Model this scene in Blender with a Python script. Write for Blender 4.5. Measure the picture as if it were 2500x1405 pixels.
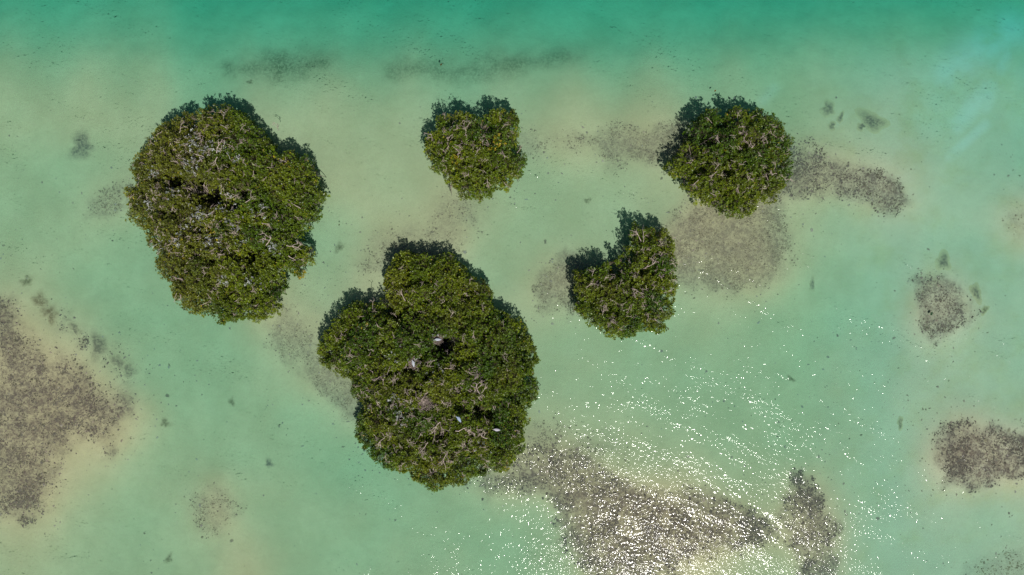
import bpy, math, random
import numpy as np
from mathutils import Vector

# ------------------------------------------------------------------ scene, camera, light
scene = bpy.context.scene
for o in list(bpy.data.objects):
    bpy.data.objects.remove(o)
COL = scene.collection
R = math.radians
rng = np.random.default_rng(20240611)
random.seed(77)

CAM_H = 60.0                       # drone altitude over the water, looking straight down
cam = bpy.data.cameras.new('camera')
cam.lens = 24.0
cam.sensor_width = 36.0
cam.clip_end = 3000.0
cam_o = bpy.data.objects.new('camera', cam)
cam_o.location = (0, 0, CAM_H)
cam_o.rotation_euler = (0, 0, 0)
COL.objects.link(cam_o)
scene.camera = cam_o

SUN_AZ = Vector((0.37, -0.93)).normalized()     # towards the sun on the map
SUN_ZEN = R(33.5)
S = Vector((SUN_AZ.x * math.sin(SUN_ZEN), SUN_AZ.y * math.sin(SUN_ZEN), math.cos(SUN_ZEN)))

world = bpy.data.worlds.new('World')
scene.world = world
world.use_nodes = True
wn = world.node_tree.nodes
bg = wn['Background']
sky = wn.new('ShaderNodeTexSky')
sky.sky_type = 'NISHITA'
sky.sun_disc = False
sky.sun_elevation = R(90) - SUN_ZEN
sky.sun_rotation = math.atan2(S.x, S.y)
sky.air_density = 1.0
sky.dust_density = 0.5
world.node_tree.links.new(sky.outputs[0], bg.inputs[0])
bg.inputs[1].default_value = 0.05

sun = bpy.data.lights.new('sun', 'SUN')
sun.energy = 4.3
sun.angle = R(0.55)
sun.color = (1.0, 0.96, 0.905)
sun_o = bpy.data.objects.new('sun', sun)
sun_o.rotation_euler = (-S).to_track_quat('-Z', 'Y').to_euler()
sun_o.location = S * 200
COL.objects.link(sun_o)

vs = scene.view_settings
vs.view_transform = 'Standard'
vs.look = 'None'
vs.exposure = 0.0
vs.gamma = 1.0
vs.use_curve_mapping = False
scene.cycles.max_bounces = 8
scene.cycles.transparent_max_bounces = 12
scene.cycles.use_denoising = True
scene.cycles.sample_clamp_direct = 26.0

# ------------------------------------------------------------------ helpers
PPM = 2500 / 90.0                  # map scale on the water plane

def wx(x, z=0.0):
    return (np.asarray(x, float) - 1250.0) / PPM * (CAM_H - z) / CAM_H

def wy(y, z=0.0):
    return -(np.asarray(y, float) - 702.5) / PPM * (CAM_H - z) / CAM_H

def poly_world(pts, z=0.0):
    a = np.array(pts, float)
    return np.stack([wx(a[:, 0], z), wy(a[:, 1], z)], 1)

def inside(poly, X, Y):
    res = np.zeros(X.shape, bool)
    n = len(poly)
    for i in range(n):
        x0, y0 = poly[i]
        x1, y1 = poly[(i + 1) % n]
        if y0 == y1:
            continue
        c = ((y0 > Y) != (y1 > Y)) & (X < (x1 - x0) * (Y - y0) / (y1 - y0) + x0)
        res ^= c
    return res

def edge_dist(poly, X, Y):
    d = np.full(X.shape, 1e9)
    n = len(poly)
    for i in range(n):
        ax, ay = poly[i]
        bx, by = poly[(i + 1) % n]
        ex, ey = bx - ax, by - ay
        l2 = ex * ex + ey * ey + 1e-9
        t = np.clip(((X - ax) * ex + (Y - ay) * ey) / l2, 0, 1)
        d = np.minimum(d, np.hypot(X - ax - t * ex, Y - ay - t * ey))
    return d

def sdist(poly, X, Y):
    return np.where(inside(poly, X, Y), 1, -1) * edge_dist(poly, X, Y)

class VNoise:
    """value noise on a wrapped lattice"""
    def __init__(self, seed):
        self.t = np.random.default_rng(seed).random((256, 256))
    def __call__(self, X, Y, scale):
        x = np.asarray(X) / scale + 1000.0
        y = np.asarray(Y) / scale + 1000.0
        xi = np.floor(x).astype(int)
        yi = np.floor(y).astype(int)
        fx = x - xi
        fy = y - yi
        fx = fx * fx * (3 - 2 * fx)
        fy = fy * fy * (3 - 2 * fy)
        t = self.t
        a = t[xi & 255, yi & 255]; b = t[(xi + 1) & 255, yi & 255]
        c = t[xi & 255, (yi + 1) & 255]; d = t[(xi + 1) & 255, (yi + 1) & 255]
        return (a * (1 - fx) + b * fx) * (1 - fy) + (c * (1 - fx) + d * fx) * fy
    def fbm(self, X, Y, scale, oct=4):
        s = 0; a = 0.5; n = 0
        for k in range(oct):
            s = s + a * self(X + 13.7 * k, Y - 7.3 * k, scale / 2 ** k)
            n += a
            a *= 0.55
        return s / n
VN = VNoise(5)
VN2 = VNoise(9)

def mesh_np(name, V, F, mat, col=None, attrs=None, smooth=False):
    """F: (n,3) or (n,4) int array"""
    me = bpy.data.meshes.new(name)
    V = np.ascontiguousarray(V, np.float32)
    F = np.ascontiguousarray(F, np.int32)
    k = F.shape[1]
    me.vertices.add(len(V))
    me.vertices.foreach_set('co', V.ravel())
    me.loops.add(F.size)
    me.loops.foreach_set('vertex_index', F.ravel())
    me.polygons.add(len(F))
    me.polygons.foreach_set('loop_start', np.arange(0, F.size, k, dtype=np.int32))
    me.polygons.foreach_set('loop_total', np.full(len(F), k, np.int32))
    if smooth:
        me.polygons.foreach_set('use_smooth', np.ones(len(F), bool))
    me.update(calc_edges=True)
    if col is not None:
        a = me.attributes.new('Col', 'FLOAT_COLOR', 'POINT')
        c = np.ones((len(V), 4), np.float32)
        c[:, :3] = col
        a.data.foreach_set('color', c.ravel())
    for n, v in (attrs or {}).items():
        a = me.attributes.new(n, 'FLOAT', 'POINT')
        a.data.foreach_set('value', np.ascontiguousarray(v, np.float32))
    me.materials.append(mat)
    return me

def link(name, data, parent=None, loc=None):
    o = bpy.data.objects.new(name, data)
    COL.objects.link(o)
    if parent is not None:
        o.parent = parent
    if loc is not None:
        o.location = loc
    return o

def tag(o, label=None, cat=None, group=None, kind=None):
    if label: o['label'] = label
    if cat: o['category'] = cat
    if group: o['group'] = group
    if kind: o['kind'] = kind
    return o

class Tubes:
    """collects tapered polygonal tubes along polylines"""
    def __init__(self):
        self.V = []; self.F = []; self.C = []; self.n = 0
    def add(self, pts, rad, sides=5, col=None, cap=True):
        pts = np.asarray(pts, float)
        m = len(pts)
        rad = np.broadcast_to(np.asarray(rad, float), (m,))
        t = np.gradient(pts, axis=0)
        t /= np.linalg.norm(t, axis=1, keepdims=True) + 1e-9
        ref = np.where(np.abs(t[:, 2:3]) > 0.9, np.array([[1., 0, 0]]), np.array([[0, 0, 1.]]))
        u = np.cross(t, ref); u /= np.linalg.norm(u, axis=1, keepdims=True) + 1e-9
        v = np.cross(t, u)
        a = np.arange(sides) / sides * 2 * np.pi
        ring = pts[:, None, :] + rad[:, None, None] * (np.cos(a)[None, :, None] * u[:, None, :] + np.sin(a)[None, :, None] * v[:, None, :])
        base = self.n
        self.V.append(ring.reshape(-1, 3))
        i = np.arange(m - 1)[:, None] * sides
        j = np.arange(sides)[None, :]
        jn = (j + 1) % sides
        f = np.stack([i + j, i + jn, i + sides + jn, i + sides + j], -1).reshape(-1, 4) + base
        self.F.append(f)
        if cap and sides == 4:
            self.F.append(np.array([[base + (m - 1) * sides + q for q in range(4)]]))
        if col is not None:
            self.C.append(np.broadcast_to(np.asarray(col, float), (m * sides, 3)))
        self.n += m * sides
    def mesh(self, name, mat, smooth=True):
        return mesh_np(name, np.concatenate(self.V), np.concatenate(self.F), mat,
                       col=np.concatenate(self.C) if self.C else None, smooth=smooth)

# ------------------------------------------------------------------ materials
def new_mat(name):
    m = bpy.data.materials.new(name)
    m.use_nodes = True
    nt = m.node_tree
    nt.nodes.clear()
    out = nt.nodes.new('ShaderNodeOutputMaterial')
    return m, nt, nt.nodes, nt.links, out

def mathn(nt, op, a, b=None, clamp=False):
    n = nt.nodes.new('ShaderNodeMath'); n.operation = op; n.use_clamp = clamp
    for i, v in enumerate((a, b)):
        if v is None: continue
        if isinstance(v, (int, float)): n.inputs[i].default_value = v
        else: nt.links.new(v, n.inputs[i])
    return n.outputs[0]

def mixc(nt, f, a, b):
    n = nt.nodes.new('ShaderNodeMix'); n.data_type = 'RGBA'
    for s, v in ((n.inputs[0], f), (n.inputs[6], a), (n.inputs[7], b)):
        if isinstance(v, (int, float)): s.default_value = v
        elif isinstance(v, tuple): s.default_value = (*v, 1)
        else: nt.links.new(v, s)
    return n.outputs[2]

def noise(nt, vec, scale, detail=3, rough=0.55, dist=0.0):
    n = nt.nodes.new('ShaderNodeTexNoise')
    n.inputs['Scale'].default_value = scale
    n.inputs['Detail'].default_value = detail
    n.inputs['Roughness'].default_value = rough
    n.inputs['Distortion'].default_value = dist
    if vec is not None: nt.links.new(vec, n.inputs['Vector'])
    return n.outputs[0]

def ramp(nt, f, lo, hi):
    n = nt.nodes.new('ShaderNodeMapRange'); n.interpolation_type = 'SMOOTHSTEP'
    n.inputs[1].default_value = lo; n.inputs[2].default_value = hi
    nt.links.new(f, n.inputs[0])
    return n.outputs[0]

def attr(nt, name):
    n = nt.nodes.new('ShaderNodeAttribute'); n.attribute_name = name
    return n

def mat_leaf():
    m, nt, N, L, out = new_mat('mangrove_leaf')
    c = attr(nt, 'Col').outputs[0]
    p = N.new('ShaderNodeBsdfPrincipled')
    L.new(c, p.inputs['Base Color'])
    p.inputs['Roughness'].default_value = 0.42
    p.inputs['Specular IOR Level'].default_value = 0.45
    t = N.new('ShaderNodeBsdfTranslucent')
    g = N.new('ShaderNodeMix'); g.data_type = 'RGBA'; g.blend_type = 'MULTIPLY'
    g.inputs[0].default_value = 1.0
    L.new(c, g.inputs[6]); g.inputs[7].default_value = (1.3, 1.45, 0.6, 1)
    L.new(g.outputs[2], t.inputs[0])
    mx = N.new('ShaderNodeMixShader'); mx.inputs[0].default_value = 0.22
    L.new(p.outputs[0], mx.inputs[1]); L.new(t.outputs[0], mx.inputs[2])
    L.new(mx.outputs[0], out.inputs[0])
    return m

def mat_bark(name, c1, c2, scale=9.0, rough=0.8):
    m, nt, N, L, out = new_mat(name)
    geo = N.new('ShaderNodeNewGeometry').outputs['Position']
    f = noise(nt, geo, scale, 4, 0.65)
    col = mixc(nt, ramp(nt, f, 0.36, 0.64), c1, c2)
    p = N.new('ShaderNodeBsdfPrincipled')
    L.new(col, p.inputs['Base Color'])
    p.inputs['Roughness'].default_value = rough
    p.inputs['Specular IOR Level'].default_value = 0.25
    b = N.new('ShaderNodeBump'); b.inputs['Strength'].default_value = 0.4; b.inputs['Distance'].default_value = 0.01
    L.new(noise(nt, geo, 40, 3), b.inputs['Height']); L.new(b.outputs[0], p.inputs['Normal'])
    L.new(p.outputs[0], out.inputs[0])
    return m

def mat_col(name, rough=0.85, var=0.35, scale=14.0):
    """colour from the Col attribute with procedural mottling"""
    m, nt, N, L, out = new_mat(name)
    c = attr(nt, 'Col').outputs[0]
    geo = N.new('ShaderNodeNewGeometry').outputs['Position']
    f = noise(nt, geo, scale, 4, 0.6)
    h = N.new('ShaderNodeHueSaturation')
    L.new(c, h.inputs['Color'])
    L.new(mathn(nt, 'ADD', mathn(nt, 'MULTIPLY', f, 2 * var), 1 - var), h.inputs['Value'])
    p = N.new('ShaderNodeBsdfPrincipled')
    L.new(h.outputs[0], p.inputs['Base Color'])
    p.inputs['Roughness'].default_value = rough
    p.inputs['Specular IOR Level'].default_value = 0.2
    L.new(p.outputs[0], out.inputs[0])
    return m

def sand_colour(nt, geo):
    sand = mixc(nt, ramp(nt, noise(nt, geo, 0.22, 5, 0.6), 0.30, 0.70), (0.400, 0.335, 0.200), (0.460, 0.388, 0.238))
    sand = mixc(nt, mathn(nt, 'MULTIPLY', ramp(nt, noise(nt, geo, 0.9, 5, 0.7, 0.4), 0.40, 0.72), 0.22), sand, (0.33, 0.285, 0.175))
    return mixc(nt, mathn(nt, 'MULTIPLY', ramp(nt, noise(nt, geo, 3.2, 4, 0.7), 0.45, 0.75), 0.14), sand, (0.28, 0.23, 0.13))

def mat_seabed():
    m, nt, N, L, out = new_mat('marl_seabed')
    geo = N.new('ShaderNodeNewGeometry').outputs['Position']
    sand = sand_colour(nt, geo)
    # paler, greyer seabed colour, weighted per vertex
    pale_tint = attr(nt, 'pale_tint').outputs['Fac']
    st = mathn(nt, 'MULTIPLY', pale_tint, ramp(nt, noise(nt, geo, 0.35, 4, 0.6), 0.15, 0.60))
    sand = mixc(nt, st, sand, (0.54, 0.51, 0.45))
    # brown algal film between the weed tufts: a thin cover, mottled and patchy
    bed = attr(nt, 'bed').outputs['Fac']
    mott = ramp(nt, noise(nt, geo, 3.1, 8, 0.74, 0.9), 0.42, 0.58)
    patch = ramp(nt, noise(nt, geo, 0.45, 4, 0.65), 0.34, 0.64)
    cov = mathn(nt, 'ADD', mathn(nt, 'MULTIPLY', mott, 0.55), mathn(nt, 'MULTIPLY', patch, 0.34))
    film = mathn(nt, 'MULTIPLY', bed, mathn(nt, 'ADD', cov, 0.15), True)
    weed = mixc(nt, ramp(nt, noise(nt, geo, 1.1, 4, 0.6), 0.4, 0.62), (0.160, 0.120, 0.092), (0.105, 0.079, 0.070))
    c = mixc(nt, film, sand, weed)
    # peat under the mangroves
    mud = attr(nt, 'mud').outputs['Fac']
    c = mixc(nt, mud, c, (0.030, 0.026, 0.019))
    p = N.new('ShaderNodeBsdfPrincipled')
    L.new(c, p.inputs['Base Color'])
    p.inputs['Roughness'].default_value = 0.95
    p.inputs['Specular IOR Level'].default_value = 0.0
    b = N.new('ShaderNodeBump'); b.inputs['Strength'].default_value = 0.5; b.inputs['Distance'].default_value = 0.03
    L.new(noise(nt, geo, 5, 4, 0.6), b.inputs['Height']); L.new(b.outputs[0], p.inputs['Normal'])
    L.new(p.outputs[0], out.inputs[0])
    return m

def mat_weedmat():
    """weed thinning out into the sand: Col is the weed, cover how closed it stands"""
    m, nt, N, L, out = new_mat('weed_mat')
    geo = N.new('ShaderNodeNewGeometry').outputs['Position']
    sand = sand_colour(nt, geo)
    cov = attr(nt, 'cover').outputs['Fac']
    f = mathn(nt, 'MULTIPLY', cov, mathn(nt, 'ADD', mathn(nt, 'MULTIPLY', ramp(nt, noise(nt, geo, 4.5, 6, 0.7), 0.36, 0.62), 0.55), 0.45), True)
    c = mixc(nt, f, sand, attr(nt, 'Col').outputs[0])
    p = N.new('ShaderNodeBsdfPrincipled')
    L.new(c, p.inputs['Base Color'])
    p.inputs['Roughness'].default_value = 0.95
    p.inputs['Specular IOR Level'].default_value = 0.0
    b = N.new('ShaderNodeBump'); b.inputs['Strength'].default_value = 0.6; b.inputs['Distance'].default_value = 0.04
    L.new(noise(nt, geo, 12, 4, 0.6), b.inputs['Height']); L.new(b.outputs[0], p.inputs['Normal'])
    L.new(p.outputs[0], out.inputs[0])
    return m

def mat_water():
    m, nt, N, L, out = new_mat('lagoon_water')
    geo = N.new('ShaderNodeNewGeometry').outputs['Position']
    def dot(v):
        n = N.new('ShaderNodeVectorMath'); n.operation = 'DOT_PRODUCT'
        L.new(geo, n.inputs[0]); n.inputs[1].default_value = v
        return n.outputs['Value']
    def comb(u, v, su, sv, w=0.0):
        n = N.new('ShaderNodeCombineXYZ')
        L.new(mathn(nt, 'MULTIPLY', u, su), n.inputs[0]); L.new(mathn(nt, 'MULTIPLY', v, sv), n.inputs[1])
        n.inputs[2].default_value = w
        return n.outputs[0]
    u = dot((0.88, -0.47, 0)); v = dot((0.47, 0.88, 0))
    n1 = noise(nt, comb(u, v, 0.85, 1.15), 1.0, 2, 0.5, 0.2)        # wavelets, crests down to the right
    n2 = noise(nt, comb(u, v, 3.2, 4.0, 7.0), 1.0, 2, 0.5)          # capillary ripples
    n3 = noise(nt, comb(u, v, 0.12, 0.42, 3.0), 1.0, 2, 0.5)        # longer swell
    gust = ramp(nt, noise(nt, comb(u, v, 0.10, 0.30, 11.0), 1.0, 3, 0.6), 0.30, 0.72)
    h = mathn(nt, 'ADD', mathn(nt, 'MULTIPLY', n1, 0.078), mathn(nt, 'MULTIPLY', n3, 0.19))
    h = mathn(nt, 'ADD', h, mathn(nt, 'MULTIPLY', mathn(nt, 'MULTIPLY', n2, 0.072), mathn(nt, 'ADD', mathn(nt, 'MULTIPLY', gust, 0.8), 0.4)))
    b = N.new('ShaderNodeBump'); b.inputs['Strength'].default_value = 1.0; b.inputs['Distance'].default_value = 1.0
    L.new(h, b.inputs['Height'])
    fr = N.new('ShaderNodeFresnel'); fr.inputs['IOR'].default_value = 1.333
    L.new(b.outputs[0], fr.inputs['Normal'])
    tr = N.new('ShaderNodeBsdfTransparent')
    gl = N.new('ShaderNodeBsdfGlossy'); gl.inputs['Roughness'].default_value = 0.07
    L.new(b.outputs[0], gl.inputs['Normal'])
    mx = N.new('ShaderNodeMixShader')
    L.new(fr.outputs[0], mx.inputs[0]); L.new(tr.outputs[0], mx.inputs[1]); L.new(gl.outputs[0], mx.inputs[2])
    L.new(mx.outputs[0], out.inputs['Surface'])
    ab = N.new('ShaderNodeVolumeAbsorption')
    ab.inputs['Color'].default_value = (0.0, 0.94, 0.95, 1)
    ab.inputs['Density'].default_value = 0.50
    sc = N.new('ShaderNodeVolumeScatter')
    sc.inputs['Color'].default_value = (0.70, 0.95, 0.90, 1)
    sc.inputs['Density'].default_value = 0.014
    ad = N.new('ShaderNodeAddShader')
    L.new(ab.outputs[0], ad.inputs[0]); L.new(sc.outputs[0], ad.inputs[1])
    L.new(ad.outputs[0], out.inputs['Volume'])
    return m

M_LEAF = mat_leaf()
M_TWIG = mat_bark('twig_bark', (0.14, 0.115, 0.06), (0.24, 0.20, 0.12))
M_BARK = mat_bark('mangrove_bark', (0.13, 0.105, 0.08), (0.27, 0.23, 0.19))
M_BARE = mat_bark('bleached_branch', (0.40, 0.31, 0.26), (0.60, 0.49, 0.43), 5.0)
M_GUANO = mat_bark('guano_branch', (0.46, 0.44, 0.42), (0.72, 0.70, 0.69), 5.0)
M_NEST = mat_bark('nest_sticks', (0.19, 0.14, 0.115), (0.38, 0.31, 0.27), 7.0)
M_WEED = mat_col('seaweed', 0.9, 0.25, 16.0)
M_FLOAT = mat_col('fallen_leaf', 0.5, 0.25, 60.0)
M_BIRD = mat_col('feathers', 0.7, 0.10, 25.0)
M_SEABED = mat_seabed()
M_MAT = mat_weedmat()
M_WATER = mat_water()

# ------------------------------------------------------------------ outlines read off the map
ISLETS = {
 'west': [(455,272),(510,258),(545,257),(585,268),(612,288),(640,328),(668,352),(688,380),(712,364),(748,380),(772,410),(776,450),(789,485),(782,515),(768,545),(745,557),(731,572),(728,592),(752,595),(766,612),(764,640),(738,652),(732,684),(712,672),(694,662),(690,690),(694,712),(676,735),(672,768),(640,780),(612,786),(590,780),(560,788),(540,789),(505,775),(468,770),(440,745),(420,715),(415,695),(388,680),(385,640),(362,600),(355,565),(335,558),(311,540),(318,490),(311,460),(330,440),(317,408),(335,375),(352,350),(385,315),(410,300),(440,278)],
 'south': [(950,640),(965,622),(1000,613),(1030,622),(1062,626),(1085,613),(1108,625),(1135,645),(1150,668),(1182,690),(1202,715),(1207,757),(1240,762),(1270,780),(1290,820),(1305,850),(1315,880),(1302,910),(1312,945),(1305,975),(1290,1000),(1294,1030),(1282,1060),(1280,1095),(1262,1115),(1252,1135),(1232,1157),(1215,1147),(1180,1160),(1160,1160),(1140,1176),(1110,1184),(1075,1197),(1040,1190),(1010,1172),(998,1152),(970,1157),(935,1142),(900,1112),(880,1090),(864,1055),(875,1020),(880,990),(870,975),(858,960),(858,928),(825,922),(800,902),(785,892),(773,870),(780,830),(800,790),(825,760),(840,745),(870,734),(890,742),(915,735),(942,728),(935,700),(942,670)],
 'north': [(1066,282),(1092,278),(1115,266),(1130,277),(1160,279),(1192,277),(1203,261),(1225,264),(1240,270),(1255,268),(1268,290),(1265,310),(1269,325),(1262,337),(1275,350),(1264,365),(1283,370),(1289,400),(1275,415),(1272,434),(1258,435),(1250,441),(1243,460),(1222,463),(1205,466),(1197,476),(1180,476),(1168,488),(1152,476),(1140,487),(1120,477),(1118,455),(1095,443),(1085,452),(1078,430),(1060,415),(1048,410),(1046,400),(1055,392),(1037,385),(1031,370),(1040,350),(1042,330),(1048,316),(1064,305)],
 'northeast': [(1690,300),(1710,280),(1730,266),(1750,268),(1765,277),(1780,271),(1798,262),(1815,268),(1850,266),(1870,272),(1895,290),(1912,315),(1927,330),(1936,345),(1928,365),(1936,395),(1933,420),(1928,457),(1915,465),(1902,470),(1897,490),(1870,492),(1848,488),(1848,510),(1838,526),(1815,531),(1790,526),(1770,515),(1758,498),(1735,492),(1710,490),(1695,470),(1675,462),(1670,445),(1667,428),(1650,431),(1638,415),(1634,403),(1648,383),(1660,362),(1675,350),(1687,340),(1682,318)],
 'east': [(1541,565),(1550,543),(1562,553),(1590,551),(1605,565),(1625,561),(1640,567),(1653,580),(1650,600),(1654,640),(1652,665),(1661,685),(1650,710),(1653,725),(1645,755),(1649,770),(1632,790),(1630,802),(1612,822),(1590,810),(1570,805),(1555,816),(1530,820),(1520,832),(1505,834),(1485,826),(1475,815),(1450,800),(1435,798),(1425,770),(1405,762),(1403,740),(1415,720),(1404,713),(1412,690),(1402,670),(1415,660),(1440,658),(1462,648),(1485,643),(1496,655),(1507,656),(1502,642),(1510,628),(1532,614),(1525,603),(1546,588)],
}
BEDS = [  # outline on the map, cover, tuft tone, soft edge (m), label
 ([(-200,700),(30,745),(60,800),(110,850),(200,900),(280,960),(325,1010),(300,1060),(270,1100),(225,1062),(180,1070),(140,1110),(130,1180),(110,1240),(40,1270),(-200,1300)], 0.95, 0, 1.0, 'wide brown seaweed bed on the shoal at the left edge'),
 ([(1925,345),(1990,350),(2060,395),(2150,425),(2205,470),(2225,505),(2170,512),(2100,492),(2040,470),(1960,480),(1880,480)], 0.85, 0, 0.8, 'brown seaweed tongue trailing right from the upper right mangrove islet'),
 ([(1630,530),(1720,490),(1800,500),(1905,470),(1930,560),(1915,640),(1880,690),(1800,712),(1720,700),(1640,690)], 0.72, 1, 0.9, 'grey-brown weed carpet between the two right mangrove islets'),
 ([(1335,650),(1380,610),(1440,640),(1440,740),(1390,765),(1330,752),(1305,700)], 0.62, 1, 0.6, 'pale mottled weed patch left of the notched mangrove islet'),
 ([(1090,1190),(1200,1150),(1270,1100),(1400,1105),(1480,1150),(1560,1195),(1660,1185),(1760,1225),(1840,1262),(1925,1285),(1920,1325),(1840,1335),(1760,1360),(1620,1405),(1560,1520),(1460,1500),(1400,1340),(1370,1260),(1330,1205),(1200,1215)], 0.92, 2, 0.9, 'large dark weed bed in sun glitter below the biggest islet'),
 ([(1935,1160),(1990,1165),(2012,1230),(2050,1290),(2065,1405),(2060,1500),(1965,1500),(1945,1350),(1905,1310),(1890,1270),(1930,1220)], 0.9, 2, 0.7, 'dark weed bed in sun glitter at the bottom edge, rightmost there'),
 ([(2285,1060),(2330,1030),(2400,1060),(2460,1050),(2700,1040),(2700,1150),(2440,1172),(2370,1192),(2300,1205),(2290,1130)], 1.0, 2, 0.6, 'dark weed bed at the lower right edge of the picture'),
 ([(2255,685),(2330,695),(2372,735),(2388,770),(2335,812),(2280,832),(2243,790)], 0.88, 0, 0.6, 'triangular purplish weed patch on its own at the right'),
 ([(470,1212),(530,1200),(572,1240),(550,1292),(485,1285)], 0.40, 1, 0.9, 'small faint weed patch on pale sand at the lower left'),
 ([(620,790),(680,740),(740,780),(800,890),(880,950),(880,1050),(800,970),(730,900),(680,850)], 0.60, 1, 0.8, 'grey weed strip between the two biggest mangrove islets'),
 ([(1080,470),(1190,470),(1165,560),(1080,610),(960,660),(890,650),(930,570),(1020,540)], 0.42, 1, 1.2, 'thin weed patch between the top centre islet and the biggest'),
 ([(1400,325),(1500,318),(1660,305),(1720,380),(1560,394),(1490,385),(1410,350)], 0.66, 1, 1.0, 'thin weed strip left of the upper right mangrove islet'),
 ([(75,720),(130,740),(200,800),(260,845),(330,905),(300,930),(225,875),(165,825),(95,775)], 0.50, 0, 0.7, 'narrow dark weed trail along the upper edge of the left shoal'),
 ([(215,482),(310,455),(345,500),(265,535),(205,532)], 0.48, 1, 0.7, 'faint weed patch touching the left islet on its left'),
 ([(1240,310),(1330,320),(1330,370),(1250,380)], 0.40, 1, 0.8, 'faint weed patch touching the top centre islet on its right'),
 ([(1290,325),(1400,315),(1430,350),(1330,362)], 0.34, 1, 1.0, 'faint weed scatter midway between the top centre and upper right islets'),
 ([(1280,1040),(1500,1060),(1560,1130),(1400,1130),(1270,1130)], 0.33, 1, 1.0, 'thin weed scatter right of the biggest islet near its foot'),
 ([(2480,540),(2600,500),(2600,600),(2500,570)], 0.30, 1, 0.8, 'thin weed on the pale shoal at the right edge'),
 ([(2360,1390),(2500,1370),(2600,1500),(2380,1500)], 0.34, 1, 0.8, 'weed patch cut by the bottom right corner'),
]
MEADOWS = [
 ([(545,155),(600,140),(690,133),(760,128),(802,132),(795,155),(750,178),(720,190),(680,180),(640,185),(590,178)], 1.0, 'long dark seagrass smudge in deep water above the left islet'),
 ([(945,160),(980,145),(1060,150),(1150,150),(1250,130),(1400,120),(1420,130),(1330,150),(1230,175),(1120,182),(1000,182),(950,175)], 0.75, 'wide faint seagrass smudge in deep water above the top centre islet'),
]

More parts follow.
